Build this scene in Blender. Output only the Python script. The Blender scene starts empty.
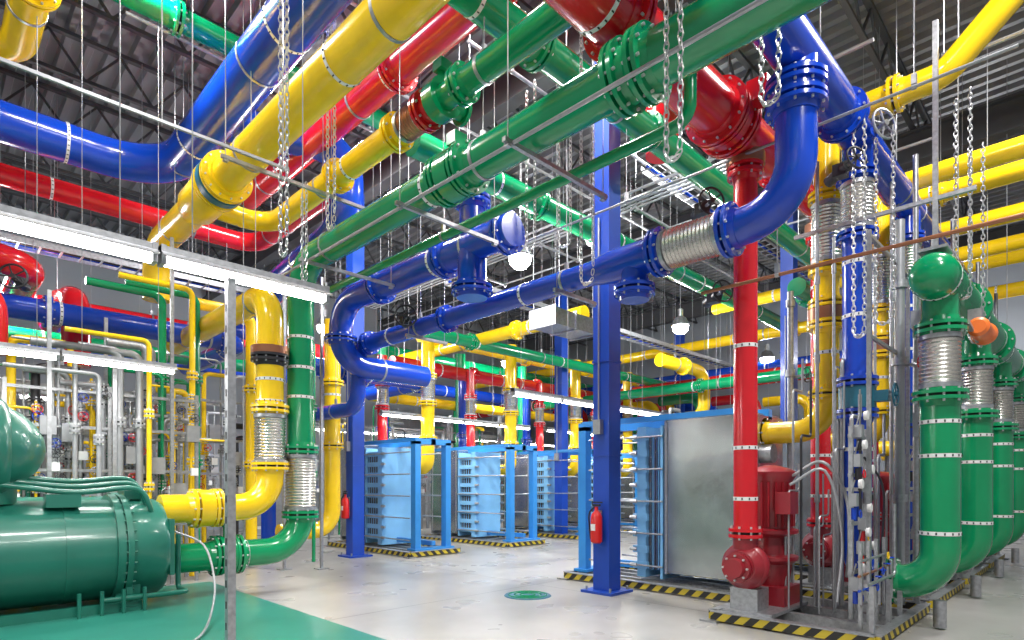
import bpy, math, random
from mathutils import Vector as V
random.seed(7)
PI=math.pi
# ---------------------------------------------------------------- materials
def nodes(name):
    m=bpy.data.materials.new(name); m.use_nodes=True
    nt=m.node_tree; b=nt.nodes.get('Principled BSDF'); return m,nt,b
def paint(name,c,rough=.2,metal=0,var=.08,coat=.4,nscale=3,bump=0):
    m,nt,b=nodes(name)
    tc=nt.nodes.new('ShaderNodeTexCoord'); n=nt.nodes.new('ShaderNodeTexNoise')
    n.inputs['Scale'].default_value=nscale; n.inputs['Detail'].default_value=4
    r=nt.nodes.new('ShaderNodeValToRGB')
    r.color_ramp.elements[0].position=.3; r.color_ramp.elements[1].position=.7
    r.color_ramp.elements[0].color=tuple(x*(1-var) for x in c)+(1,)
    r.color_ramp.elements[1].color=tuple(min(1,x*(1+var)) for x in c)+(1,)
    nt.links.new(tc.outputs['Object'],n.inputs['Vector']); nt.links.new(n.outputs['Fac'],r.inputs['Fac'])
    nt.links.new(r.outputs['Color'],b.inputs['Base Color'])
    b.inputs['Roughness'].default_value=rough; b.inputs['Metallic'].default_value=metal
    b.inputs['Coat Weight'].default_value=coat; b.inputs['Coat Roughness'].default_value=.1
    if bump:
        bp=nt.nodes.new('ShaderNodeBump'); bp.inputs['Strength'].default_value=bump
        nt.links.new(n.outputs['Fac'],bp.inputs['Height']); nt.links.new(bp.outputs['Normal'],b.inputs['Normal'])
    return m
def emis(name,c,s):
    m,nt,b=nodes(name); b.inputs['Base Color'].default_value=c+(1,)
    b.inputs['Emission Color'].default_value=c+(1,); b.inputs['Emission Strength'].default_value=s; return m
YEL=paint('yellow_paint',(.92,.60,.008)); GRN=paint('green_paint',(.0,.26,.095)); BLU=paint('blue_paint',(.004,.05,.46))
RED=paint('red_paint',(.60,.008,.016)); PUMP=paint('pump_maroon_paint',(.28,.01,.02),.4)
COL=paint('column_blue_paint',(.006,.055,.40),.4,coat=.1); LBL=paint('light_blue_paint',(.20,.48,.78),.45,coat=.05)
FRB=paint('frame_blue_paint',(.03,.24,.62),.4,coat=.1)
CHI=paint('chiller_green_paint',(.012,.14,.10),.33); TEAL=paint('teal_valve_paint',(.01,.13,.2),.4)
PADM=paint('pad_mint_paint',(.02,.18,.135),.35,coat=.1)
STL=paint('galvanised_steel',(.40,.41,.43),.42,.8,.2,0,25)
BLT=paint('bolt_zinc',(.62,.63,.64),.35,.5,.1,0,25)
CND=paint('conduit_grey',(.36,.37,.39),.4,.5,.1,0,10)
BRS=paint('brushed_steel_sheet',(.45,.46,.46),.27,.9,.30,0,1.6,.03)
DRK=paint('dark_rubber',(.02,.02,.022),.5,0,.1,0); BLK=paint('black_iron',(.03,.03,.035),.4,.3,.1,0)
CHN=paint('zinc_chain',(.60,.60,.61),.3,.8,.1,0); COP=paint('copper_tube',(.36,.15,.08),.35,.6,.15,0)
ORG=paint('orange_paint',(.85,.18,.03),.4); WHT=paint('white_paint',(.78,.78,.78),.5,0,.04,0)
JOI=paint('joist_grey_paint',(.05,.052,.058),.6,0,.1,0); DCK=paint('deck_steel',(.22,.225,.24),.45,.3,.1,0,1)
WAL=paint('wall_panel',(.30,.33,.37),.6,0,.04,0,.6)
EXR=paint('extinguisher_red',(.6,.01,.01),.3); TUBE=emis('tube_glow',(1,.98,.93),22); BULB=emis('bulb_glow',(1,.98,.95),90)
FLX=paint('ribbed_stainless',(.60,.59,.56),.27,.85,.22,0,70,.25)
def hazard():
    m,nt,b=nodes('hazard_stripe')
    tc=nt.nodes.new('ShaderNodeTexCoord'); sp=nt.nodes.new('ShaderNodeSeparateXYZ')
    a=nt.nodes.new('ShaderNodeMath'); a.operation='ADD'; a2=nt.nodes.new('ShaderNodeMath'); a2.operation='ADD'
    mu=nt.nodes.new('ShaderNodeMath'); mu.operation='MULTIPLY'; mu.inputs[1].default_value=5
    fr=nt.nodes.new('ShaderNodeMath'); fr.operation='FRACT'; g=nt.nodes.new('ShaderNodeMath'); g.operation='GREATER_THAN'; g.inputs[1].default_value=.5
    mx=nt.nodes.new('ShaderNodeMix'); mx.data_type='RGBA'; mx.inputs['A'].default_value=(.02,.02,.02,1); mx.inputs['B'].default_value=(.55,.42,.03,1)
    nt.links.new(tc.outputs['Object'],sp.inputs[0]); nt.links.new(sp.outputs[0],a.inputs[0]); nt.links.new(sp.outputs[1],a.inputs[1])
    nt.links.new(a.outputs[0],a2.inputs[0]); nt.links.new(sp.outputs[2],a2.inputs[1]); nt.links.new(a2.outputs[0],mu.inputs[0])
    nt.links.new(mu.outputs[0],fr.inputs[0]); nt.links.new(fr.outputs[0],g.inputs[0]); nt.links.new(g.outputs[0],mx.inputs['Factor'])
    nt.links.new(mx.outputs['Result'],b.inputs['Base Color']); b.inputs['Roughness'].default_value=.5
    return m
HAZ=hazard()
def concrete():
    m,nt,b=nodes('polished_concrete')
    tc=nt.nodes.new('ShaderNodeTexCoord')
    n=nt.nodes.new('ShaderNodeTexNoise'); n.inputs['Scale'].default_value=.6; n.inputs['Detail'].default_value=8; n.inputs['Roughness'].default_value=.62
    r=nt.nodes.new('ShaderNodeValToRGB'); r.color_ramp.elements[0].position=.3; r.color_ramp.elements[1].position=.75
    r.color_ramp.elements[0].color=(.25,.245,.235,1); r.color_ramp.elements[1].color=(.39,.38,.365,1)
    br=nt.nodes.new('ShaderNodeTexBrick'); br.inputs['Scale'].default_value=1; br.offset=0
    br.inputs['Brick Width'].default_value=6.6; br.inputs['Row Height'].default_value=6.1; br.inputs['Mortar Size'].default_value=.012
    br.inputs['Color1'].default_value=(1,1,1,1); br.inputs['Color2'].default_value=(1,1,1,1); br.inputs['Mortar'].default_value=(.4,.4,.39,1)
    mx=nt.nodes.new('ShaderNodeMix'); mx.data_type='RGBA'; mx.blend_type='MULTIPLY'; mx.inputs['Factor'].default_value=1
    nt.links.new(tc.outputs['Object'],n.inputs['Vector']); nt.links.new(tc.outputs['Object'],br.inputs['Vector'])
    nt.links.new(n.outputs['Fac'],r.inputs['Fac']); nt.links.new(r.outputs['Color'],mx.inputs['A']); nt.links.new(br.outputs['Color'],mx.inputs['B'])
    nt.links.new(mx.outputs['Result'],b.inputs['Base Color'])
    n2=nt.nodes.new('ShaderNodeTexNoise'); n2.inputs['Scale'].default_value=1.5
    mr=nt.nodes.new('ShaderNodeMapRange'); mr.inputs['To Min'].default_value=.2; mr.inputs['To Max'].default_value=.4
    nt.links.new(tc.outputs['Object'],n2.inputs['Vector']); nt.links.new(n2.outputs['Fac'],mr.inputs['Value']); nt.links.new(mr.outputs['Result'],b.inputs['Roughness'])
    return m
CON=concrete()
# ---------------------------------------------------------------- mesh builder
def frame(d):
    d=V(d).normalized(); h=V((0,0,1)) if abs(d.z)<.9 else V((1,0,0))
    u=d.cross(h).normalized(); w=d.cross(u).normalized(); return d,u,w
def fillet(path,R,n=8):
    P=[V(p) for p in path]; out=[P[0]]
    for i in range(1,len(P)-1):
        a=(P[i-1]-P[i]); b=(P[i+1]-P[i]); la,lb=a.length,b.length
        if la<1e-4 or lb<1e-4: continue
        a.normalize(); b.normalize()
        ang=a.angle(b)
        if ang>3.1 or ang<.1: out.append(P[i]); continue
        t=min(R/math.tan(ang/2),la*.49 if i>1 else la*.98,lb*.49 if i<len(P)-2 else lb*.98)
        rr=t*math.tan(ang/2); bis=(a+b).normalized(); c=P[i]+bis*(rr/math.sin(ang/2))
        s=P[i]+a*t-c; e=P[i]+b*t-c; tot=s.angle(e)
        for k in range(n+1):
            f=k/n; q=(s*math.sin((1-f)*tot)+e*math.sin(f*tot))/math.sin(tot); out.append(c+q)
    out.append(P[-1]); return out
def smoothpath(pts,n=6):
    P=[V(p) for p in pts]; P=[P[0]*2-P[1]]+P+[P[-1]*2-P[-2]]; o=[]
    for i in range(1,len(P)-2):
        for k in range(n):
            t=k/n; a,b,c,d=P[i-1],P[i],P[i+1],P[i+2]
            o.append(.5*((2*b)+(c-a)*t+(2*a-5*b+4*c-d)*t*t+(3*b-a-3*c+d)*t**3))
    o.append(P[-2]); return o
class MB:
    def __init__(s,name): s.n=name; s.v=[]; s.f=[]; s.m=[]; s.mats=[]
    def mi(s,mat):
        if mat not in s.mats: s.mats.append(mat)
        return s.mats.index(mat)
    def rings(s,R,mat,cap=True,closed=False):
        i0=len(s.v); n=len(R[0]); m=s.mi(mat)
        for r in R: s.v.extend(r)
        K=len(R)
        for k in range(K if closed else K-1):
            k2=(k+1)%K
            for j in range(n):
                j2=(j+1)%n
                s.f.append((i0+k*n+j,i0+k*n+j2,i0+k2*n+j2,i0+k2*n+j)); s.m.append(m)
        if cap and not closed:
            s.f.append(tuple(i0+j for j in range(n))[::-1]); s.m.append(m)
            s.f.append(tuple(i0+(K-1)*n+j for j in range(n))); s.m.append(m)
    def sweep(s,pts,r,mat,seg=20,closed=False,ph=0):
        pts=[V(p) for p in pts]; q=[pts[0]]
        for p in pts[1:]:
            if (p-q[-1]).length>1e-5: q.append(p)
        pts=q; K=len(pts); T=[]
        for i in range(K):
            if closed: t=pts[(i+1)%K]-pts[i-1]
            else: t=pts[min(i+1,K-1)]-pts[max(i-1,0)]
            T.append(t.normalized())
        _,u,w=frame(T[0]); R=[]
        for i in range(K):
            if i: u=(u-T[i]*u.dot(T[i])).normalized()
            w=T[i].cross(u)
            R.append([pts[i]+(u*math.cos(2*PI*j/seg+ph)+w*math.sin(2*PI*j/seg+ph))*r for j in range(seg)])
        s.rings(R,mat,True,closed)
    def lathe(s,p,ax,prof,mat,seg=24,cap=True):
        p=V(p); d,u,w=frame(ax)
        s.rings([[p+d*t+(u*math.cos(2*PI*j/seg)+w*math.sin(2*PI*j/seg))*max(r,1e-4) for j in range(seg)] for t,r in prof],mat,cap)
    def cyl(s,a,b,r,mat,seg=12,r2=None):
        a=V(a); b=V(b); s.lathe(a,b-a,[(0,r),((b-a).length,r if r2 is None else r2)],mat,seg)
    def bar(s,a,b,w,mat):
        s.sweep([a,b],w*.7071,mat,4,ph=PI/4)
    def box(s,c,sz,mat):
        x,y,z=c; a,b,d=sz[0]/2,sz[1]/2,sz[2]/2
        s.rings([[V((x-a,y-b,z+k)),V((x+a,y-b,z+k)),V((x+a,y+b,z+k)),V((x-a,y+b,z+k))] for k in(-d,d)],mat)
    def bx(s,x0,x1,y0,y1,z0,z1,mat): s.box(((x0+x1)/2,(y0+y1)/2,(z0+z1)/2),(abs(x1-x0),abs(y1-y0),abs(z1-z0)),mat)
    def torus(s,c,ax,R,r,mat,seg=20,ss=6):
        c=V(c); d,u,w=frame(ax)
        s.sweep([c+(u*math.cos(2*PI*j/seg)+w*math.sin(2*PI*j/seg))*R for j in range(seg)],r,mat,ss,True)
    def flange(s,p,ax,r,mat,bolts=None,k=1.0):
        p=V(p); d,u,w=frame(ax); R=r*1.24+.028
        t=.036*k
        s.lathe(p-d*(.014+t),d,[(-.06,r*1.01),(0,r*1.08),(0,R),(t,R),(t,r)],mat,28)
        s.lathe(p+d*(.014+t),-d,[(-.06,r*1.01),(0,r*1.08),(0,R),(t,R),(t,r)],mat,28)
        s.lathe(p,d,[(-.014,r*1.06),(.014,r*1.06)],DRK,20)
        n=bolts or max(8,int(r*56)); rb=(R+r*1.08)/2
        for j in range(n):
            c=p+(u*math.cos(2*PI*j/n)+w*math.sin(2*PI*j/n))*rb
            s.cyl(c-d*(t+.036),c+d*(t+.036),.012,BLT,6)
    def band(s,p,ax,r,h=.04):
        p=V(p); d,u,w=frame(ax); s.lathe(p-d*h/2,d,[(0,r+.003),(h,r+.003)],WHT,28)
        n=int(r*90)
        for j in range(n):
            c=p+(u*math.cos(2*PI*j/n)+w*math.sin(2*PI*j/n))*(r+.003); s.cyl(c-d*h*.3,c+d*h*.3,.008,DRK,4)
    def blind(s,p,ax,r,mat):
        s.flange(p,ax,r,mat); d=V(ax).normalized(); s.lathe(V(p)+d*.05,d,[(0,r*1.22),(.012,r*1.2)],mat,24)
    def flex(s,a,b,r,mat=None):
        a=V(a); b=V(b); L=(b-a).length; n=max(8,int(L/.021)); n+=n%2; pr=[]
        for i in range(n+1): pr.append((L*i/n,r*(1.13 if i%2 else 1.045)))
        s.lathe(a,b-a,pr,mat or FLX,28)
        d=(b-a).normalized(); s.lathe(a,d,[(0,r*1.16),(.045,r*1.16)],STL,24); s.lathe(b,-d,[(0,r*1.16),(.045,r*1.16)],STL,24)
    def wheel(s,c,ax,r,mat=None,stem=.15):
        mat=mat or BLK; c=V(c); d,u,w=frame(ax)
        s.torus(c,d,r,r*.09,mat,24,6); s.cyl(c-d*.03,c+d*.03,r*.2,mat,10)
        for j in range(5):
            a=2*PI*j/5; s.cyl(c,c+(u*math.cos(a)+w*math.sin(a))*r,r*.06,mat,6)
        s.cyl(c,c-d*stem,.018,STL,8)
    def hang(s,p,ax,r,zt=8.9):
        p=V(p); d=V(ax).normalized()
        s.lathe(p-d*.018,d,[(0,r+.008),(.036,r+.008)],STL,20)
        s.cyl(p+V((0,0,r)),V((p.x,p.y,zt)),.0055,CND,6); s.box((p.x,p.y,p.z+r+.05),(.04,.04,.09),STL)
    def done(s):
        me=bpy.data.meshes.new(s.n); me.from_pydata([tuple(v) for v in s.v],[],s.f)
        for m in s.mats: me.materials.append(m)
        me.polygons.foreach_set('material_index',s.m); me.polygons.foreach_set('use_smooth',[True]*len(s.f))
        me.update(); me.set_sharp_from_angle(angle=math.radians(38))
        o=bpy.data.objects.new(s.n,me); bpy.context.scene.collection.objects.link(o)
        return o
def run(name,path,D,mat,fl=[],hang=True,R=None,extra=None,seg=24,step=3.0,bands=True):
    b=MB(name); r=D/2; b.sweep(fillet(path,R or D*1.25),r,mat,seg)
    for i,t in fl:
        a,c=V(path[i]),V(path[i+1]); b.flange(a.lerp(c,t),c-a,r,mat)
    for i in range(len(path)-1):
        a,c=V(path[i]),V(path[i+1]); L=(c-a).length; d=(c-a).normalized()
        if D>=.28 and bands and L>2.5:
            k=1.5
            while k<L-.6: b.band(a+d*k,d,r); k+=3.1
        if not hang or abs(d.z)>.3 or L<1.4: continue
        k=.8
        while k<L-.4:
            b.hang(a+d*k,d,r); k+=step
    if extra: extra(b)
    return b.done()
# ---------------------------------------------------------------- room
def plane(name,x0,x1,y0,y1,z0,z1,mat):
    b=MB(name); b.bx(x0,x1,y0,y1,z0,z1,mat); return b.done()
plane('floor',-8,24,-8,24,-.1,0,CON)
plane('wall_north',-8,24,21,21.2,0,9.3,WAL)
plane('wall_east',23,23.2,-8,21,0,9.3,WAL)
b=MB('ceiling'); pr=[]; x=-8
while x<24:
    pr+= [(x,9.10),(x+.13,9.10),(x+.16,9.0),(x+.26,9.0),(x+.29,9.10)]; x+=.30
for x,z in pr: b.v+= [V((x,-8,z)),V((x,24,z))]
m=b.mi(DCK)
for i in range(len(pr)-1): b.f.append((2*i,2*i+1,2*i+3,2*i+2)); b.m.append(m)
b.bx(-8,24,-8,24,9.15,9.3,DCK)
b.done()
y=-5
while y<21:
    b=MB('roof_joist')
    for z,w in((8.93,.1),(8.25,.08)):
        b.bx(-8,23,y-w/2,y+w/2,z-.03,z+.03,JOI)
    x=-8; up=0
    while x<22.6:
        b.bar((x,y,8.9 if up else 8.25),(x+.5,y,8.25 if up else 8.9),.035,JOI); x+=.5; up^=1
    b.done(); y+=1.9
for x in(.1,6.75,13.4,20):
    b=MB('roof_girder'); b.bx(x-.13,x+.13,-8,21,8.16,8.2,JOI); b.bx(x-.13,x+.13,-8,21,7.6,7.64,JOI); b.bx(x-.012,x+.012,-8,21,7.64,8.16,JOI); b.done()
for (x,y) in((6.84,4.96),(6.5,11.15),(13.1,11.1),(13.6,4.96),(19.8,11.1)):
    b=MB('steel_column'); h=.135
    b.bx(x-h,x+h,y-h,y+h,0,7.6,COL); b.bx(x-.26,x+.26,y-.26,y+.26,0,.035,COL)
    for sx in(-1,1):
        for sy in(-1,1): b.cyl((x+.2*sx,y+.2*sy,.03),(x+.2*sx,y+.2*sy,.09),.018,STL,6)
    for z in(1.9,3.2,4.4): b.bx(x-h-.012,x+h+.012,y-h-.012,y+h+.012,z,z+.03,COL)
    b.box((x-h-.04,y+.02,2.3),(.08,.12,.2),CND); b.cyl((x-h-.03,y+.02,2.4),(x-h-.03,y+.02,5.2),.012,CND,6)
    b.done()
def extinguisher(x,y,z):
    b=MB('fire_extinguisher')
    b.lathe((x,y,z),(0,0,1),[(0,.06),(.02,.08),(.36,.08),(.41,.06),(.44,.03),(.46,.025),(.5,.025)],EXR,20)
    b.box((x,y,z+.52),(.03,.12,.03),BLK); b.box((x,y-.02,z+.56),(.02,.15,.02),BLK)
    b.sweep(smoothpath([(x,y+.03,z+.5),(x-.03,y+.1,z+.4),(x-.02,y+.1,z+.2),(x-.01,y+.09,z+.05)]),.012,BLK,6)
    b.box((x-.078,y,z+.22),(.01,.07,.09),WHT); b.box((x+.08,y,z+.25),(.02,.06,.4),STL); b.done()
extinguisher(6.60,4.96,.7); extinguisher(6.27,11.15,.8)
b=MB('floor_drain_cover'); b.lathe((5.85,5.55,0),(0,0,1),[(0,.32),(.012,.31)],TEAL,36)
for r in(.1,.18,.26): b.torus((5.85,5.55,.014),(0,0,1),r,.01,GRN,28,4)
b.done()
# ---------------------------------------------------------------- main overhead runs
def ex_big_yellow(b):
    b.lathe((2.85,8.95,5.5),(0,1,0),[(-.5,.21),(-.2,.27),(.25,.27),(.5,.2)],YEL,28)
    b.flange((2.85,8.1,5.5),(0,1,0),.235,YEL); b.lathe((2.85,8.2,5.5),(0,1,0),[(0,.32),(.12,.32)],TEAL,28); b.flange((2.85,8.42,5.5),(0,1,0),.235,YEL)
    b.sweep(fillet([(2.85,9.0,5.45),(3.78,9.0,5.42),(3.78,8.0,5.42)],.4),.14,YEL,20)
run('yellow_pipe',[(2.85,.5,5.5),(2.85,11.3,5.5),(2.85,11.3,4.6)],.42,YEL,[],extra=ex_big_yellow)
def ex_sy(b):
    b.flange((3.78,6.9,5.42),(0,1,0),.14,YEL); b.flex((3.78,5.1,5.42),(3.78,5.45,5.42),.14,COP); b.flange((3.78,5.05,5.42),(0,1,0),.14,RED)
run('yellow_pipe',[(3.78,8.1,5.42),(3.78,5.4,5.42)],.28,YEL,[(0,.93)],extra=ex_sy)
def ex_sg(b):
    b.lathe((3.78,4.8,5.42),(0,1,0),[(-.08,.2),(.08,.2)],GRN,24); b.cyl((3.78,4.8,5.42),(3.78,4.8,5.72),.045,GRN,12)
    b.box((3.78,4.78,5.75),(.14,.14,.1),GRN)
    b.lathe((3.78,4.8,5.42),(1,0,0),[(.13,.1),(.26,.1),(.26,.14),(.3,.14)],GRN,20)
run('green_pipe',[(3.78,4.95,5.42),(3.78,.5,5.42)],.26,GRN,[(0,.03),(0,.11)],extra=ex_sg)
def ex_green(b):
    for y in(2.45,2.66): b.flange((3.9,y,4.67),(0,1,0),.2,GRN)
    b.lathe((3.9,.5,4.67),(0,1,0),[(0,.2),(2.1,.2),(2.4,.185)],GRN,28)
    b.lathe((3.9,4.7,4.67),(0,1,0),[(-.1,.25),(.1,.25)],GRN,24); b.cyl((3.9,4.7,4.67),(3.9,4.7,5.0),.05,GRN); b.box((3.9,4.7,5.02),(.16,.14,.12),GRN)
    b.flange((3.9,4.52,4.67),(0,1,0),.185,GRN); b.flange((3.9,4.88,4.67),(0,1,0),.185,GRN)
    b.flange((3.9,8.2,2.0),(0,0,1),.185,GRN); b.flex((3.9,8.2,1.93),(3.9,8.2,1.14),.19); b.flange((3.9,8.2,1.08),(0,0,1),.185,GRN)
    for z in(2.75,3.6): b.band((3.9,8.2,z),(0,0,1),.185)
    for x in(3.0,2.75): b.flange((x,8.2,.58),(1,0,0),.19,GRN)
    b.lathe((2.88,8.2,.58),(1,0,0),[(-.08,.25),(.08,.25)],GRN,24); b.cyl((2.88,8.2,.58),(2.88,8.2,1.0),.04,GRN); b.box((2.88,8.2,1.0),(.12,.14,.1),GRN)
run('green_pipe',[(3.9,.5,4.67),(3.9,8.2,4.67),(3.9,8.2,.58),(2.1,8.2,.58)],.37,GRN,[],extra=ex_green,R=.5)
def ex_yr(b):
    b.flange((3.46,8.2,2.55),(0,0,1),.18,YEL); b.flex((3.46,8.2,2.47),(3.46,8.2,1.8),.185); b.flange((3.46,8.2,1.76),(0,0,1),.18,YEL)
    b.flange((3.46,8.2,3.25),(0,0,1),.18,BLK); b.lathe((3.46,8.2,3.3),(0,0,1),[(0,.25),(.1,.25)],COP,24)
    for x in(2.75,2.5): b.flange((x,8.2,1.2),(1,0,0),.18,YEL)
    b.band((3.46,8.2,2.95),(0,0,1),.18)
    b.lathe((2.62,8.2,1.2),(1,0,0),[(-.07,.24),(.07,.24)],YEL,24)
run('yellow_pipe',[(3.46,12.5,4.15),(3.46,8.2,4.15),(3.46,8.2,1.2),(2.1,8.2,1.2)],.36,YEL,[],extra=ex_yr,R=.42)
# left blues / reds
run('blue_pipe',[(-3,11.2,6.7),(3.0,11.2,6.7),(3.0,.5,6.8)],.58,BLU,[(0,.55)],R=.95)
run('blue_pipe',[(3.3,9.3,6.9),(4.7,8.3,6.7),(4.7,8.3,5.5),(4.7,12,5.0)],.5,BLU,[(0,.45)],R=.6)
run('red_pipe',[(-3,12.6,6.5),(5.0,12.6,6.5),(5.0,9,6.5)],.36,RED,[(0,.35)])
run('red_pipe',[(-3,11.2,4.75),(1.2,11.2,4.75),(1.2,13.5,4.75)],.42,RED,[(0,.8)])
run('red_pipe',[(-3,10.2,4.1),(.7,10.2,4.1),(.7,10.2,3.2)],.3,RED,[(0,.9)])
run('red_pipe',[(1.9,15,4.75),(1.9,12.3,4.75),(1.9,12.3,3.5)],.42,RED,[(0,.6)])
run('blue_pipe',[(-3,11.7,4.2),(4.4,11.7,4.2),(4.4,15,4.2)],.36,BLU,[(0,.6),(0,.95)])
run('yellow_pipe',[(.9,2,7.0),(.9,9.9,7.0),(-3,9.9,7.0)],.37,YEL,[(0,.8)])
run('green_pipe',[(-3,8.6,7.6),(6,8.6,7.6)],.30,GRN,[(0,.6)])
run('red_pipe',[(4.25,11,6.7),(4.25,.5,6.7)],.40,RED,[(0,.45),(0,.62)])
run('red_pipe',[(4.3,4.3,7.3),(7.2,4.3,7.3),(7.2,4.3,6)],.44,RED,[(0,.5)])
# central blues
def ex_b1(b):
    b.flange((5.65,2.62,4.0),(0,1,0),.185,BLU); b.flex((5.65,2.68,4.0),(5.65,3.32,4.0),.185); b.flange((5.65,3.4,4.0),(0,1,0),.185,BLU)
    b.lathe((5.65,3.45,4.0),(0,1,0),[(0,.185),(.55,.185),(.85,.14)],BLU,24)
    b.cyl((5.65,3.72,4.0),(5.65,3.72,3.66),.15,BLU,24); b.blind((5.65,3.72,3.66),(0,0,-1),.16,BLU)
    b.flange((5.65,2.0,4.95),(0,0,1),.19,BLU); b.lathe((5.65,2,4.98),(0,0,1),[(0,.23),(.1,.23)],BLU,24); b.flange((5.65,2.0,5.12),(0,0,1),.19,BLU)
run('blue_pipe',[(5.65,3.5,4.0),(5.65,2.0,4.0),(5.65,2.0,5.4)],.36,BLU,[],hang=False,extra=ex_b1,R=.48)
run('blue_pipe',[(5.65,3.9,4.0),(5.65,9.6,4.0),(5.65,9.6,2.9),(5.65,12,2.9)],.28,BLU,[(0,.55),(0,.93)],R=.3)
def ex_bm(b):
    b.lathe((3.2,2.0,5.43),(1,0,0),[(0,.205),(3.4,.205),(3.7,.185)],BLU,24)
    for x in(7.52,9.92,12.32,14.72): b.cyl((x,2,5.43),(x,2,5.0),.16,BLU,20)
    b.flange((6.95,2,5.43),(1,0,0),.19,BLU)
run('blue_pipe',[(2.5,2.0,5.43),(17,2.0,5.43)],.36,BLU,[],extra=ex_bm)
def ex_b2(b):
    b.cyl((5.2,5.95,4.65),(5.2,5.95,4.1),.19,BLU,24); b.blind((5.2,5.95,4.08),(0,0,-1),.2,BLU)
    b.cyl((5.2,5.95,4.65),(5.2,5.95,5.5),.17,BLU,24); b.flange((5.2,5.95,5.25),(0,0,1),.18,BLU)
    b.flange((5.2,6.5,4.65),(0,1,0),.2,BLU)
run('blue_pipe',[(5.2,5.2,4.65),(5.2,9.4,4.65),(5.2,9.4,3.6),(7,9.4,3.6)],.40,BLU,[(0,.02),(0,.7),(1,.6)],extra=ex_b2,R=.5)
run('blue_pipe',[(5.6,11.6,3.95),(8.6,11.6,3.95),(8.6,14,3.95)],.38,BLU,[(0,.3)])
# reds
def ex_red(b):
    b.flange((5.7,2.78,5.25),(1,0,0),.24,RED); b.lathe((6.0,2.78,5.25),(1,0,0),[(0,.24),(.8,.24),(1.1,.15)],RED,24)
    b.lathe((5.8,2.78,5.25),(1,0,0),[(0,.3),(.1,.3)],RED,24); b.flange((5.97,2.78,5.25),(1,0,0),.24,RED)
    b.flange((7.25,2.78,5.25),(1,0,0),.16,RED); b.box((5.85,2.4,5.35),(.2,.2,.2),RED)
run('red_pipe',[(2.2,2.78,5.25),(6.2,2.78,5.25)],.48,RED,[(0,.45)],extra=ex_red)
run('red_pipe',[(7.0,2.78,5.25),(17,2.78,5.25)],.3,RED,[])
run('red_pipe',[(8.5,12.8,4.6),(22,12.8,4.6)],.36,RED,[(0,.2),(0,.4)])
run('red_pipe',[(17.2,2,4.6),(17.2,20,4.6)],.44,RED,[(0,.3)])
# greens
run('green_pipe',[(2.2,4.2,6.07),(14,4.2,6.07)],.34,GRN,[(0,.2),(0,.38)])
run('green_pipe',[(2.8,3.75,6.6),(12,3.75,6.6)],.24,GRN,[(0,.5)])
run('green_pipe',[(4.6,6.45,6.0),(18,6.45,6.0)],.36,GRN,[(0,.18),(0,.3)])
run('green_pipe',[(8,10.7,4.9),(21,10.7,4.9)],.28,GRN,[(0,.1)])
run('green_pipe',[(10.2,3.6,4.75),(16,3.6,4.75)],.3,GRN,[(0,.1)])
run('green_pipe',[(4.6,9.6,4.57),(4.6,2.48,4.57),(4.6,2.48,5.15),(4.6,2.48,5.3)],.11,GRN,[(2,.3)],R=.15,seg=12)
run('yellow_pipe',[(9,12.3,5.3),(22,12.3,5.3)],.36,YEL,[(0,.3)])
run('yellow_pipe',[(17.6,.3,5.93),(17.6,20,5.93)],.32,YEL,[(0,.3),(0,.5)])
run('yellow_pipe',[(11,3.4,5.93),(11,.2,5.93)],.28,YEL,[(0,.5)])
run('yellow_pipe',[(14.2,7,5.93),(14.2,.2,5.93)],.28,YEL,[(0,.5)])
run('yellow_pipe',[(9,14.6,4.0),(22,14.6,4.0)],.3,YEL,[])
run('green_pipe',[(9,15.6,5.6),(22,15.6,5.6)],.36,GRN,[])
run('blue_pipe',[(19,3,5.2),(19,20,5.2)],.4,BLU,[])
run('blue_pipe',[(8.5,16.5,4.8),(22,16.5,4.8)],.4,BLU,[])
run('red_pipe',[(-6,15.5,5.2),(8,15.5,5.2)],.4,RED,[])
run('blue_pipe',[(-6,16.5,4.6),(8,16.5,4.6)],.4,BLU,[])
run('green_pipe',[(-6,14.4,4.3),(6,14.4,4.3)],.3,GRN,[])
run('yellow_pipe',[(9.6,7.5,5.0),(9.6,14,5.0)],.3,YEL,[(0,.3)])
run('yellow_pipe',[(14.3,8.6,4.9),(16.8,8.6,4.9),(16.8,8.6,3.5),(16.8,12,3.5)],.36,YEL,[(0,.5)])
run('green_pipe',[(16.2,4,4.4),(16.2,15,4.4)],.3,GRN,[(0,.4)])
for (x,y,m,n) in((18.3,9.5,GRN,'green_pipe'),(18.8,11.5,YEL,'yellow_pipe'),(19.6,8.2,RED,'red_pipe'),(20.3,10.0,BLU,'blue_pipe'),(18.5,14.5,RED,'red_pipe'),(20.2,13.2,GRN,'green_pipe'),(21,7,YEL,'yellow_pipe')):
    run(n,[(x,y,.05),(x,y,4.4),(x,y+1.5,4.4)],.34,m,[(0,.3),(0,.55),(0,.8)],hang=False)
run('copper_pipe',[(6,3.1,3.57),(6,.2,3.57)],.036,COP,[],seg=10)
run('conduit',[(3.6,9,4.42),(3.6,.5,4.42)],.035,CND,[],seg=8,hang=False)
run('conduit',[(6.2,8,5.0),(6.2,.5,5.0)],.03,CND,[],seg=8)
for k in range(4):
    run('conduit',[(9+k*.12,3,6.6),(9+k*.12,15,6.6)],.04,CND,[],seg=8,hang=False)
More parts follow.
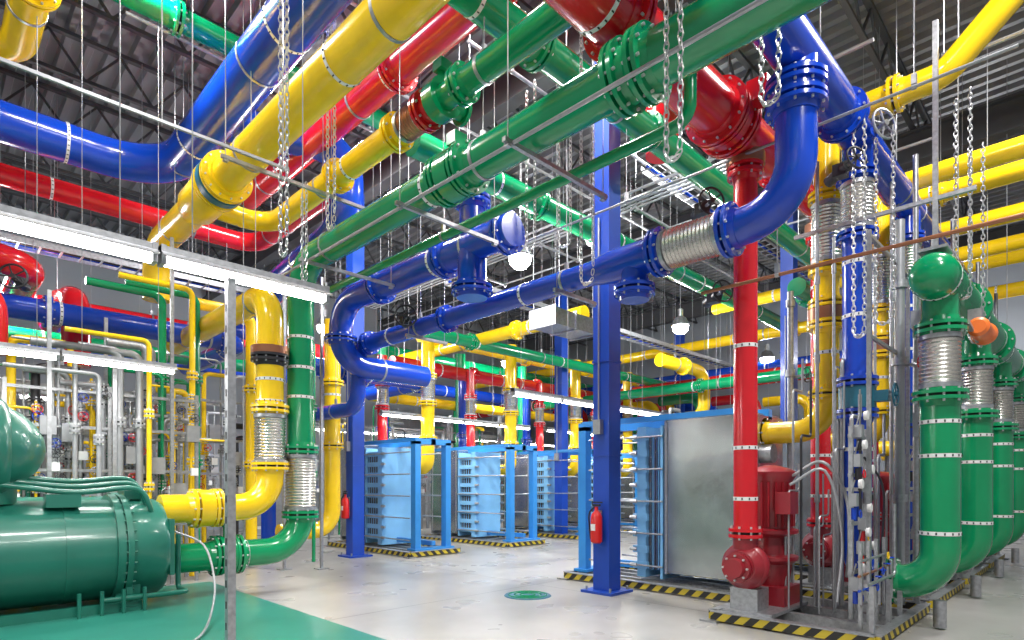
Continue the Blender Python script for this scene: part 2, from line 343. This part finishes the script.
for (p,q) in(((4,7.4,7.3),(18,7.4,7.3)),((2,9.4,7.9),(12,9.4,7.9)),((-4,7.2,8.0),(5,7.2,8.0)),((-4,12,5.5),(6,12,5.5)),((8.8,.6,6.6),(8.8,9,6.6)),((13,1,7),(13,16,7)),((5,5.8,7.2),(20,5.8,7.2)),((8.2,2,6.9),(8.2,18,6.9)),((11.6,2,7.1),(11.6,18,7.1))):
    run('conduit',[p,q],.05,CND,[],seg=8)
# ---------------------------------------------------------------- repeated pump / riser bays
def skid(b,x0,x1,y0,y1,h=.11,w=.08):
    for y in(y0,y1): b.bx(x0,x1,y-w/2,y+w/2,0.02,h,HAZ); b.bx(x0,x1,y-w/2-.01,y+w/2+.01,h,h+.012,STL)
    for x in(x0,x1): b.bx(x-w/2,x+w/2,y0,y1,0.02,h,HAZ); b.bx(x-w/2-.01,x+w/2+.01,y0,y1,h,h+.012,STL)
    n=4
    for k in range(1,n): 
        x=x0+(x1-x0)*k/n; b.bx(x-w/2,x+w/2,y0,y1,.02,h,STL)
    for x in(x0,x1):
        for y in(y0,y1): b.box((x,y,.012),(.2,.2,.024),STL)
def bay(dx,det):
    X=lambda x:x+dx
    b=MB('blue_pipe'); bx=X(7.52)
    b.sweep(fillet([(bx,2,4.98),(bx,2,.46),(bx,1.6,.46)],.3),.15,BLU,24)
    b.flange((bx,2,4.98),(0,0,1),.15,BLU); b.flex((bx,2,4.9),(bx,2,4.36),.15); b.flange((bx,2,4.3),(0,0,1),.15,BLU)
    b.flange((bx,2,2.66),(0,0,1),.15,BLU); b.lathe((bx,2,2.36),(0,0,1),[(0,.19),(.24,.19)],TEAL,24); b.flange((bx,2,2.3),(0,0,1),.15,BLU)
    b.box((bx,1.78,2.48),(.12,.2,.12),TEAL); b.wheel((bx-.02,1.62,2.48),(0,-1,0),.12,TEAL,.1)
    for z in(1.45,1.9,3.4,4.0): b.band((bx,2,z),(0,0,1),.15)
    b.cyl((bx,2,.3),(bx,2,.02),.05,STL)
    b.done()
    b=MB('green_pipe'); y=1.23
    b.sweep(fillet([(bx,1.62,.46),(bx,y,.46),(bx,y,2.4)],.36),.18,GRN,28); b.flange((bx,1.66,.46),(0,1,0),.175,GRN)
    for z in(1.0,1.8,2.15): b.band((bx,y,z),(0,0,1),.18)
    b.flange((bx,y,2.42),(0,0,1),.18,GRN); b.flex((bx,y,2.5),(bx,y,3.05),.165); b.flange((bx,y,3.12),(0,0,1),.17,GRN); b.cyl((bx,y,3.15),(bx,y,3.5),.165,GRN,24)
    b.cyl((bx,y,.3),(bx,y,.02),.06,STL)
    b.done()
    b=MB('yellow_pipe'); yx=X(7.85); yy=2.42
    if dx==0:
        b.sweep(fillet([(yx,.0,7.1),(yx,1.25,5.93),(yx,yy,5.93),(yx,yy,2.17),(yx,3.5,2.17)],.35),.14,YEL,24)
        b.flange((yx,1.7,5.93),(0,1,0),.14,YEL)
    else: b.sweep(fillet([(yx,.2,5.93),(yx,yy,5.93),(yx,yy,2.17),(yx,3.5,2.17)],.35),.14,YEL,24)
    b.flange((yx,yy,5.0),(0,0,1),.145,YEL); b.flex((yx,yy,4.92),(yx,yy,4.2),.15); b.flange((yx,yy,4.12),(0,0,1),.145,YEL)
    b.lathe((yx,yy,3.5),(0,0,1),[(0,.21),(.14,.21)],COP,24); b.flange((yx,yy,3.45),(0,0,1),.145,YEL); b.flange((yx,yy,3.7),(0,0,1),.145,YEL)
    b.flange((yx,yy,2.6),(0,0,1),.145,YEL); b.flange((yx,3.2,2.17),(0,1,0),.145,YEL); b.band((yx,yy,3.1),(0,0,1),.14); b.done()
    b=MB('red_pipe'); rx=X(6.37); ry=2.78
    b.cyl((rx,ry,5.25),(rx,ry,.85),.125,RED,24); b.flange((rx,ry,4.9),(0,0,1),.13,RED,k=1.2); b.lathe((rx,ry,4.95),(0,0,1),[(0,.2),(.12,.2)],COP,24)
    b.flange((rx,ry,.98),(0,0,1),.12,RED)
    for z in(4.2,3.0,1.9,1.35): b.band((rx,ry,z),(0,0,1),.125)
    b.done()
    b=MB('inline_pump'); b.lathe((rx-.05,ry,.62),(1,0,0),[(-.12,.05),(-.1,.17),(.0,.24),(.12,.24),(.22,.17),(.24,.1),(.42,.1)],PUMP,28)
    b.torus((rx,ry,.62),(1,0,0),.17,.09,PUMP,28,12); b.cyl((rx,ry,.62),(rx,ry,.92),.13,PUMP,20)
    b.flange((rx-.2,ry,.62),(1,0,0),.1,PUMP); b.box((rx+.1,ry,.25),(.3,.3,.26),STL)
    mx=rx+.62
    b.lathe((mx,ry-.02,.35),(0,0,1),[(0,.2),(.25,.24),(.3,.3),(.34,.3),(.36,.2),(.55,.17),(.6,.3),(.64,.3),(.66,.24),(1.2,.24),(1.24,.27),(1.3,.27),(1.34,.2),(1.38,.05)],PUMP,28)
    for j in range(20):
        a=2*PI*j/20; c,s_=math.cos(a),math.sin(a)
        b.bar((mx+c*.25,ry-.02+s_*.25,1.03),(mx+c*.25,ry-.02+s_*.25,1.53),.022,PUMP)
    b.box((mx-.2,ry-.28,1.3),(.24,.16,.24),PUMP); b.cyl((rx+.3,ry,.62),(mx,ry,.62),.1,PUMP)
    b.bx(mx-.25,mx+.25,ry-.27,ry+.23,.13,.36,PUMP); b.done()
    b=MB('pump_skid'); skid(b,X(6.2),X(8.35),1.5,3.08)
    b.bx(X(6.25),X(7.3),2.45,3.0,.115,.15,STL)
    for px in(6.3,6.9,7.35,8.2):
        b.bar((X(px),1.55,.12),(X(px),1.55,.55 if px<7 else .38),.04,STL)
    b.done()
    b=MB('instrument_rack')
    for x in(X(6.75),X(7.25)):
        b.bar((x,1.85,.13),(x,1.85,2.1 if det else 1.9),.04,STL)
    for z in(.6,1.1,1.6,2.0): b.bar((X(6.7),1.85,z),(X(7.3),1.85,z),.035,STL)
    for k in range(16 if det else 7):
        x=X(6.72+random.random()*.72); y=1.78+random.random()*.8; z=.8+random.random()*2.2
        b.sweep(fillet([(x,y,.14),(x,y,z),(x+.3,y,z),(x+.3,y,z+.2+.7*random.random())],.05,4),random.choice([.01,.014,.02]),random.choice([CND,STL,CND,BLK]),8)
    for k in range(8 if det else 3):
        x=X(6.66+.13*(k%4)+.05*(k//4)); z=[1.35,1.75,.85,1.5,.5,2.05,1.1,.7][k]; b.box((x,1.8,z),(.09,.07,.13),CND)
        b.lathe((x+.03,1.76,z+.16),(0,-1,0),[(0,.045),(.03,.05),(.035,.045)],WHT,16); b.cyl((x+.03,1.8,z+.2),(x+.03,1.85,z),.008,STL,6)
        b.cyl((x,1.8,z-.2),(x,1.8,z-.08),.025,[BLU,BLK,RED,STL][k%4],10)
        b.torus((x,1.74,z-.14),(0,1,0),.04,.007,[BLU,RED,YEL,BLK][k%4],12,4)
    if det:
        b.sweep(smoothpath([(6.95,2.5,1.6),(7.0,2.2,1.75),(7.1,2.0,1.4),(7.05,1.95,.9),(7.15,2.0,.5)]),.018,CND,8)
        b.sweep(smoothpath([(6.6,2.4,1.5),(6.75,2.1,1.65),(6.8,1.95,1.0),(6.65,1.95,.3)]),.015,CND,8)
        b.sweep(smoothpath([(7.2,1.85,1.8),(7.3,1.7,1.5),(7.32,1.7,1.0),(7.3,1.75,.2)]),.012,BLK,6)
        for k in range(6):
            x=6.5+k*.16; b.cyl((x,1.62,.3),(x,1.62,.45+.05*k),.018,STL,8); b.torus((x,1.62,.48+.05*k),(0,0,1),.03,.006,BLU,12,4)
        b.sweep(fillet([(6.3,1.6,.55),(7.35,1.6,.55),(7.35,1.6,1.3)],.05,4),.018,STL,8)
        for k in range(4):
            z=.35+.14*k; b.cyl((6.3,1.66,z),(7.4,1.66,z),.014,[STL,BLU,COP,STL][k],8); b.torus((6.5+.2*k,1.6,z),(0,1,0),.035,.007,[RED,BLU,BLU,YEL][k],12,4)
        for x in(6.35,6.62,6.9,7.2): b.bar((x,1.66,.12),(x,1.66,.95),.03,STL)
    for (x,y,r,m,z1) in((8.15,1.72,.055,CND,4.6),(8.35,1.6,.03,STL,5.4),(8.0,2.9,.04,STL,4.0),(7.3,2.35,.02,CND,5.2),(8.6,1.9,.02,CND,5.6),(7.05,2.1,.016,STL,4.2)):
        b.cyl((X(x),y,.1),(X(x),y,z1),r,m,10)
        for z in(1.3,2.9,3.8): b.lathe((X(x),y,z),(0,0,1),[(0,r*1.5),(.09,r*1.5)],STL,10)
    for z in(3.05,4.1): b.bar((X(7.0),1.75,z),(X(8.7),1.75,z),.035,STL)
    b.bar((X(7.0),1.75,.1),(X(7.0),1.75,4.15),.04,STL); b.bar((X(8.7),1.75,.1),(X(8.7),1.75,4.15),.04,STL)
    b.box((X(8.3),1.55,2.2),(.2,.1,.28),CND); b.box((X(8.15),1.55,3.4),(.14,.1,.2),CND)
    b.wheel((X(8.15),1.5,2.9),(-.3,-1,0),.09,RED,.2); b.wheel((X(8.0),2.7,2.9),(-.3,-1,0),.09,BLK,.2)
    b.done()
for i in range(4): bay(2.4*i,i==0)
b=MB('green_header_pipe'); y=1.23
b.lathe((7.0,y,3.6),(1,0,0),[(0,.02),(.015,.1),(.05,.16),(.12,.205),(.2,.22),(10.5,.22)],GRN,32)
for x in(7.32,9.3,11.9,14.3): b.band((x,y,3.6),(1,0,0),.22)
for x in(8.6,11.0,13.4): b.hang((x,y,3.6),(1,0,0),.22); b.flange((x+.2,y,3.6),(1,0,0),.22,GRN)
b.bar((7.3,y,3.82),(7.3,y,6.2),.045,STL); b.box((7.3,y,3.86),(.3,.25,.03),STL); b.bar((7.3,.9,4.4),(7.3,2.6,4.4),.04,STL)
b.done()
b=MB('valve_actuator'); b.lathe((8.05,.95,3.15),(1,0,0),[(-.25,.07),(-.22,.1),(.15,.1),(.18,.12),(.22,.12),(.25,.05)],ORG,20); b.box((8.05,1.0,3.3),(.14,.12,.16),STL); b.bar((7.55,1.0,3.15),(8.4,1.0,3.05),.035,STL); b.done()
def gatevalve(name,p,ax,r,mat=None,wm=None):
    b=MB(name); d=V(ax).normalized(); p=V(p); b.cyl(p-d*.28,p,.06,mat or BLK); b.box(p-d*.1,(.13,.13,.13),mat or BLK); b.wheel(p+d*.12,ax,r,wm or BLK,.2); b.done()
gatevalve('valve_handwheel',(7.33,1.78,5.33),(-.5,-1,.1),.16,BLU,STL)
gatevalve('valve_handwheel',(7.0,1.95,4.9),(-.6,-1,.2),.12,BLK)
gatevalve('valve_handwheel',(6.5,3.3,4.75),(-.7,-1,0),.15)
gatevalve('valve_handwheel',(5.3,7.6,4.05),(-.7,-1,.1),.16)
gatevalve('valve_handwheel',(7.0,3.4,3.85),(-.7,-1,.1),.13)
gatevalve('valve_handwheel',(1.0,10.9,4.4),(-.5,-1,.1),.17)
gatevalve('valve_handwheel',(9.0,2.4,5.1),(-.8,-1,.1),.17)
# ---------------------------------------------------------------- chains
def chain(x,y,zt,L,w=.12,ax='y',s=1.0):
    b=MB('hoist_chain'); step=.055*s; pts=[]
    n=int(L/step)
    for k in range(n): pts.append((0,zt-k*step))
    for k in range(1,6): a=PI*k/6; pts.append((w/2-w/2*math.cos(a),zt-L-w/2*math.sin(a)))
    for k in range(n): pts.append((w,zt-L+k*step))
    Q=[V((x,y+o,z)) if ax=='y' else V((x+o,y,z)) for o,z in pts]
    for i,p in enumerate(Q[:-1]):
        d=(Q[i+1]-p).normalized(); c=p+(Q[i+1]-p)*.5; _,u,v_=frame(d)
        a=u if i%2 else v_
        link=[c+d*(math.cos(t)*.037*s)+a*(math.sin(t)*.018*s) for t in [2*PI*k/8 for k in range(8)]]
        b.sweep(link,.006*s,CHN,4,True)
    b.done()
chain(3.4,1.9,6.4,2.78,.10); chain(4.25,1.62,7.0,2.75,.12)
chain(2.3,5.1,6.5,2.9,.13); chain(5.0,3.8,6.6,2.9,.16)
chain(3.35,6.2,6.9,2.4,.16); chain(6.95,1.78,5.3,2.2,.10)
chain(5.6,4.6,6.6,2.1,.18); chain(7.3,1.6,5.3,2.0,.16)
chain(7.7,1.0,5.6,2.1,.12); chain(8.6,1.0,5.4,2.2,.12); chain(5.4,5.0,6.5,2.0,.14)
chain(3.55,7.3,5.4,1.2,.12); chain(8.3,1.2,3.2,1.1,.1)
# ---------------------------------------------------------------- supports / trapezes
def trapeze(x0,x1,y,z,zt=8.2):
    b=MB('strut_trapeze'); b.bx(x0,x1,y-.02,y+.02,z-.04,z,STL)
    for x in(x0+.05,x1-.05): b.cyl((x,y,z-.06),(x,y,zt),.0055,CND,6); b.box((x,y,z-.06),(.05,.05,.02),STL)
    b.done()
for y in(3.6,5.2,7.4): trapeze(3.5,4.95,y,4.44)
trapeze(2.4,4.4,7.0,5.2)
for y in(4.6,7.6): trapeze(5.3,6.1,y,3.82)
for y in(6,8.3,10.6): trapeze(9.1,10.4,y,6.5)
b=MB('strut_rail'); b.bx(-1.2,2.45,5.39,5.415,4.425,4.45,CND)
for x in(.2,1.4,2.4): b.cyl((x,5.4,4.4),(x,5.4,8.2),.006,CND,6)
b.done()
b=MB('support_post'); b.bx(1.545,1.6,4.37,4.43,0,2.97,STL); b.box((1.58,4.4,.01),(.25,.25,.02),STL)
for k in range(18): b.box((1.543,4.4,.2+k*.15),(.004,.014,.05),DRK)
b.done()
for (x,y,h) in((1.2,9.6,4.0),(2.7,9.9,5.2),(4.6,10.3,5.2),(2.0,10.6,4),(5.1,9.9,5.2),(1.9,9.55,3.2)):
    b=MB('support_post'); b.bar((x,y,0),(x,y,h),.045,STL); b.box((x,y,.01),(.2,.2,.02),STL); b.done()
# ---------------------------------------------------------------- lights
def area(name,loc,sx,sy,p,rot=(0,0,0)):
    l=bpy.data.lights.new(name,'AREA'); l.shape='RECTANGLE'; l.size=sx; l.size_y=sy; l.energy=p; l.color=(1,.98,.95)
    o=bpy.data.objects.new(name,l); o.location=loc; o.rotation_euler=rot; bpy.context.scene.collection.objects.link(o); return o
def linear(x0,x1,y,z,n=1,zt=8.2,p=24):
    b=MB('linear_light_fixture'); L=(x1-x0)/n
    for k in range(n):
        a=x0+k*L+.01; c=x0+(k+1)*L-.01
        b.bx(a,c,y-.045,y+.045,z+.03,z+.085,STL)
        for s_ in(-1,1):
            b.rings([[V((t,y+s_*.045,z+.035)),V((t,y+s_*.10,z+.0)),V((t,y+s_*.105,z+.005)),V((t,y+s_*.05,z+.045))] for t in(a,c)],STL)
        b.cyl((a+.03,y,z-.005),(c-.03,y,z-.005),.033,TUBE,14)
        for t in(a,c-.03): b.bx(t,t+.03,y-.05,y+.05,z-.035,z+.09,STL)
        for x in(a+.2,c-.2): b.cyl((x,y,z+.09),(x,y,zt),.004,CND,4)
    b.done()
    for k in range(n):
        area('linear_light',(x0+(k+.5)*L,y,z-.045),L*.95,.05,p)
linear(-2.5,2.32,4.4,2.98,4); linear(-2.5,2.4,8.6,2.98,4); linear(-2.5,2.4,12.8,2.98,4)
linear(7.4,12.3,11.6,3.1,4); linear(6.8,11.6,6.8,2.98,4); linear(13,18,11.6,3.1,4); linear(12.5,17.3,6.8,2.98,4)
linear(7.4,12.3,16,3.1,4); linear(14,19,16,3.1,4)
def highbay(x,y,z,p=340):
    b=MB('high_bay_light'); b.lathe((x,y,z),(0,0,1),[(0,.2),(.03,.22),(.2,.14),(.24,.07),(.42,.07),(.44,.03)],STL,24)
    b.lathe((x,y,z-.02),(0,0,1),[(-.18,.02),(-.16,.11),(-.09,.18),(.02,.2)],BULB,20); b.cyl((x,y,z+.4),(x,y,8.3),.01,CND,6); b.done()
    l=bpy.data.lights.new('high_bay_lamp','POINT'); l.energy=p; l.shadow_soft_size=.15; o=bpy.data.objects.new('high_bay_lamp',l); o.location=(x,y,z-.38); bpy.context.scene.collection.objects.link(o)
for (x,y) in((7.5,7.3),(13.6,7.6),(13.6,13.8),(7.3,14),(1,14),(19,7.6),(19.5,2.5)): highbay(x,y,5.5)
for (x,y) in((1.5,1.5),(5.5,-.5),(-1,5.5),(5,5.2),(1.5,8.2),(9.5,.2),(9.5,5.2),(5,9.8),(3,-2)):  # added overhead panels with area lamps, put in to brighten the hall
    b=MB('added_fill_fixture'); b.bx(x-.6,x+.6,y-.25,y+.25,8.0,8.1,WHT); b.cyl((x-.5,y,8.1),(x-.5,y,9),.01,CND,6); b.cyl((x+.5,y,8.1),(x+.5,y,9),.01,CND,6); b.done()
    area('added_fill_light',(x,y,7.98),1.15,.45,350)
# ---------------------------------------------------------------- heat exchangers
def hx(x0,ya,yb,flip,cov,pk,tab=True):
    b=MB('plate_heat_exchanger'); L=yb-ya
    Y=(lambda t: ya+t*L) if flip else (lambda t: yb-t*L)
    W=.85; xc=x0+W/2; z0=.15
    skid(b,x0-.25,x0+W+.2,ya-.1,yb+.1)
    def by(t0,t1,xa,xb,za,zb,m): b.bx(xa,xb,min(Y(t0),Y(t1)),max(Y(t0),Y(t1)),za,zb,m)
    by(.0,.03,x0,x0+W,z0,2.4,BRS)
    by(.02,cov,x0-.03,x0+W+.03,z0+.1,2.42,BRS)
    for t in(.03,cov-.01): by(t-.006,t+.006,x0-.04,x0+W+.04,z0+.08,2.44,STL)
    p0=cov+.01; p1=p0+pk
    n=int(pk*L/.03)
    for k in range(n):
        t=p0+pk*k/n; by(t,t+.45*pk/n,x0+.03,x0+W-.03,z0+.12,2.22,BRS if k%3 else LBL)
    by(p1,p1+.05,x0-.02,x0+W+.02,z0,2.35,LBL)
    by(p0,p0+.015,x0-.02,x0+W+.02,z0,2.35,LBL)
    for k in range(9):
        z=.32+k*.235
        if tab: by(p0+.02,p1+.06,x0-.01,x0+.05,z-.05,z+.05,LBL)
        by(p1-.01,p1+.075,x0-.03,x0+.06,z-.05,z+.05,LBL)
        for x in(x0-.03,x0+W+.03):
            if k%2==0: b.cyl((x,Y(p0),z),(x,Y(.93),z),.014,STL,8)
            b.cyl((x,Y(p1+.05),z),(x,Y(p1+.09),z),.03,STL,6)
    by(-.0,1,xc-.06,xc+.06,2.36,2.5,FRB); by(0,1,xc-.05,xc+.05,.2,.3,FRB)
    for x in(x0+.02,x0+W-.02): by(.95,1,x-.07,x+.07,.1,2.42,FRB)
    by(.95,1,x0-.05,x0+W+.05,2.36,2.48,FRB); by(.93,1.02,x0-.1,x0+W+.1,.12,.16,FRB)
    by(.0,.97,x0-.06,x0+.0,2.42,2.5,FRB)
    for z in(.7,1.9): b.cyl((xc-.25,Y(0),z),(xc-.25,Y(-.05),z),.12,STL,20)
    b.done()
hx(7.56,3.15,6.0,True,.46,.10,False); hx(9.96,3.15,6.0,True,.46,.10,False); hx(12.36,3.15,6.0,True,.46,.10,False)
for i in range(5):
    x=7.4+2.8*i; hx(x,10.2,13.4,False,.36,.17)
    b=MB('red_pipe'); b.sweep(fillet([(x+.5,12.3,4.6),(x+.5,12.3,2.4)],.2),.12,RED,16); b.flange((x+.5,12.3,3.9),(0,0,1),.12,RED); b.flex((x+.5,12.3,3.85),(x+.5,12.3,3.4),.12); b.flange((x+.5,12.3,3.35),(0,0,1),.12,RED); b.done()
    b=MB('yellow_pipe'); b.sweep(fillet([(x+1.25,11.5,5.3),(x+1.25,11.5,1.9),(x+1.25,12.6,1.9)],.25),.16,YEL,16); b.flange((x+1.25,11.5,4.1),(0,0,1),.16,YEL); b.flex((x+1.25,11.5,4.05),(x+1.25,11.5,3.5),.16); b.flange((x+1.25,11.5,3.45),(0,0,1),.16,YEL); b.flange((x+1.25,11.5,2.6),(0,0,1),.16,YEL); b.done()
    b=MB('blue_pipe'); b.sweep(fillet([(x+1.5,13.8,4.8),(x+1.5,13.8,.5),(x+1.5,14.5,.5)],.25),.14,BLU,16); b.flange((x+1.5,13.8,3),(0,0,1),.14,BLU); b.done()
    b=MB('green_pipe'); b.sweep(fillet([(x+1.9,14.4,5.6),(x+1.9,14.4,.5),(x+1.9,13.9,.5)],.2),.16,GRN,16); b.flange((x+1.9,14.4,2.4),(0,0,1),.16,GRN); b.done()
run('yellow_pipe',[(5.9,11.0,4.8),(5.9,11.0,.6),(4.8,11.0,.6)],.32,YEL,[(0,.3),(0,.6)],hang=False)
b=MB('air_duct'); b.bx(8.2,9.4,7.1,7.7,4.45,4.75,STL)
for x in(8.2,8.8,9.4): b.bx(x-.015,x+.015,7.07,7.73,4.42,4.78,STL)
for x in(8.3,9.3): b.cyl((x,7.08,4.75),(x,7.08,8.2),.006,CND,6); b.cyl((x,7.72,4.75),(x,7.72,8.2),.006,CND,6)
b.done()
for (x0,x1,y,z) in((7.5,22,9.2,5.5),(-6,5.5,13.2,5.6),(9,22,5.6,7.0)):
    b=MB('cable_tray'); 
    for s_ in(-.2,.2): b.bx(x0,x1,y+s_-.01,y+s_+.01,z,z+.1,STL)
    k=x0
    while k<x1: b.bx(k,k+.03,y-.2,y+.2,z,z+.02,STL); k+=.3
    b.sweep([(x0,y-.05,z+.05),(x1,y-.05,z+.05)],.04,BLK,8); b.sweep([(x0,y+.07,z+.05),(x1,y+.07,z+.05)],.03,BLU,8)
    k=x0+.5
    while k<x1: b.cyl((k,y-.2,z),(k,y-.2,8.3),.006,CND,6); b.cyl((k,y+.2,z),(k,y+.2,8.3),.006,CND,6); k+=2.4
    b.done()
# ---------------------------------------------------------------- chiller
def chiller(cx,cy):
    b=MB('water_chiller'); z=.76; r=.57
    b.lathe((cx-4.5,cy,z),(1,0,0),[(0,r),(3.95,r),(3.95,r+.06),(4.02,r+.06),(4.02,r+.02),(4.04,r+.02),(4.04,r+.06),(4.1,r+.06),(4.1,r),(4.42,r),(4.48,r*.93),(4.5,r*.8)],CHI,40)
    for j in range(32):
        a=2*PI*j/32; c=V((cx-.47,cy+math.cos(a)*(r+.04),z+math.sin(a)*(r+.04))); b.cyl(c-V((.06,0,0)),c+V((.1,0,0)),.014,CHI,6)
    for x in(-1.0,-2.8):
        b.lathe((cx+x,cy,z),(1,0,0),[(0,r+.01),(.05,r+.01)],CHI,40)
    for x in(-.42,-2.2,-3.8):
        b.bx(cx+x-.03,cx+x+.03,cy-r*.85,cy+r*.85,.1,.62,CHI); b.bx(cx+x-.1,cx+x+.1,cy-r*.95,cy+r*.95,.1,.14,CHI)
        for k in(-.4,0,.4): b.bx(cx+x-.12,cx+x+.12,cy+k-.015,cy+k+.015,.13,.4,CHI)
    b.bx(cx-4.4,cx-.3,cy-.5,cy-.4,.1,.2,CHI)
    b.lathe((cx-4.5,cy+1.15,.8),(1,0,0),[(0,.55),(4.2,.55),(4.2,.6),(4.3,.6),(4.3,.55),(4.5,.5)],CHI,36)
    c=(cx-1.55,cy-.05,1.88)
    b.lathe(c,(1,0,0),[(-.9,.2),(-.85,.38),(-.5,.44),(-.2,.47),(.0,.47),(.12,.44),(.25,.36),(.36,.24),(.42,.12),(.44,.02)],CHI,36)
    b.torus(c,(1,0,0),.4,.13,CHI,32,12); b.cyl((cx-1.6,cy-.05,1.6),(cx-1.6,cy-.05,1.3),.25,CHI,24)
    for k in range(3):
        yy=cy-.38+k*.13; b.sweep(smoothpath([(cx-2.4,yy,1.62+.05*k),(cx-1.5,yy,1.5+.05*k),(cx-.9,yy,1.42+.06*k),(cx-.35,yy,1.46+.05*k),(cx-.2,yy,1.25),(cx-.18,yy+.1,1.1)]),.03,CHI,10)
    b.box((cx-1.0,cy-.3,1.33),(.3,.2,.14),CHI); b.box((cx-.3,cy,1.38),(.2,.3,.1),CHI)
    b.bx(cx-.02,cx+.03,cy-.5,cy+.5,.45,1.1,CHI)
    b.sweep(fillet([(cx-.7,cy-.55,.25),(cx+.15,cy-.55,.25),(cx+.15,cy-.2,.25),(cx+.15,cy-.2,.9)],.06,4),.03,CHI,10)
    for k in range(4): b.cyl((cx-.9+.2*k,cy-.6,.1),(cx-.9+.2*k,cy-.6,.36),.02,CHI,8)
    b.done()
chiller(2.1,8.2)
b=MB('equipment_pad'); b.bx(-4,3.0,4.6,9.2,0,.1,PADM); b.done()
chiller(1.6,13.6)
b=MB('equipment_pad'); b.bx(-4,2.9,12.9,15.2,0,.1,PADM); b.done()
def manifold(x0,x1,y,n,h):
    b=MB('valve_manifold_rack')
    for x in(x0,(x0+x1)/2,x1): b.bar((x,y,0),(x,y,h),.045,STL); b.bar((x,y+.5,0),(x,y+.5,h),.045,STL)
    for z in(.9,1.7,2.3,h-.1): b.bar((x0,y,z),(x1,y,z),.04,STL); b.bar((x0,y+.5,z),(x1,y+.5,z),.04,STL)
    for k in range(n):
        x=x0+(k+.5)*(x1-x0)/n+random.uniform(-.05,.05); m=random.choice([STL,CND,STL,YEL,GRN,BLK,CND,STL,CND,STL]); r=random.choice([.018,.025,.04,.055])
        z1=h*random.uniform(.75,1.25); yy=y+random.uniform(.1,.4)
        b.sweep(fillet([(x,yy,.1),(x,yy,z1),(x+.5*random.choice([-1,1]),yy,z1)],.1,5),r,m,10)
        for q in range(2):
            z=random.uniform(1.0,2.7); b.flange((x,yy,z),(0,0,1),r,m,6,.5); b.flange((x,yy,z+.25),(0,0,1),r,m,6,.5)
            b.wheel((x,yy-.2,z+.12),(0,-1,0),.06,random.choice([BLK,RED,BLU,STL]),.2)
        if k%3==0: b.box((x+.1,y-.03,random.uniform(1.3,2.5)),(.18,.12,.25),CND)
        if k%4==1: b.box((x,y-.02,random.uniform(1.2,2.0)),(.1,.06,.12),WHT)
    b.done()
manifold(.8,3.1,10.1,26,2.9); manifold(.9,4.3,11.3,30,3.1); manifold(1.5,6,17,24,3.2); manifold(9,20,18.5,44,3.4); manifold(8,16,15.1,34,3.3); manifold(14,20,8.2,22,3.0)
for (x,y,D,m,zt) in((3.1,10.3,.09,YEL,4.6),(3.25,10.6,.12,GRN,4.6),(2.75,10.6,.12,GRN,4.5),(2.4,9.9,.07,YEL,3.6),(4.3,11.0,.2,YEL,4.6),(2.3,10.0,.1,CND,3.4),(2.05,10.0,.1,CND,3.4),(5.2,12.4,.3,BLU,4.6),(1.5,9.8,.06,CND,3.2),(5.3,10.6,.07,GRN,4.2),(1.75,9.7,.06,CND,3.0)):
    run('blue_pipe' if m is BLU else 'green_pipe' if m is GRN else 'yellow_pipe' if m is YEL else 'insulated_pipe',[(x,y,0.05),(x,y,zt),(x-1.0,y,zt)],D,m,[(0,.4),(0,.7)],hang=False,seg=14)
b=MB('drain_hose'); b.sweep(smoothpath([(2.15,7.75,.95),(2.35,7.4,.8),(2.3,6.9,.45),(2.1,6.4,.2),(1.8,5.8,.125),(1.4,5.4,.12)]),.012,CND,8); b.done()
for i in range(6):
    b=MB('electrical_cabinet'); y=3+i*2.6; b.bx(22.35,22.95,y,y+1.0,0,2.2,WHT); b.bx(22.33,22.35,y+.03,y+.97,.1,2.15,CND); b.box((22.32,y+.15,1.1),(.02,.03,.15),BLK); b.done()
for i in range(4):
    b=MB('electrical_cabinet'); x=8+i*3; b.bx(x,x+1.2,20.35,20.95,0,2.2,WHT); b.bx(x+.03,x+1.17,20.33,20.35,.1,2.15,CND); b.done()
# ---------------------------------------------------------------- camera, world
cam=bpy.data.cameras.new('camera'); co=bpy.data.objects.new('camera',cam); bpy.context.scene.collection.objects.link(co)
co.location=(0,0,1.5); co.rotation_euler=(PI/2,0,-PI/4); cam.sensor_width=36; cam.lens=20.92; cam.shift_y=.161; cam.clip_start=.05
bpy.context.scene.camera=co
w=bpy.data.worlds.new('world'); bpy.context.scene.world=w; w.use_nodes=True
w.node_tree.nodes['Background'].inputs[0].default_value=(.9,.95,1,1); w.node_tree.nodes['Background'].inputs[1].default_value=.36
try:
    bpy.context.scene.view_settings.view_transform='Standard'
except Exception: pass
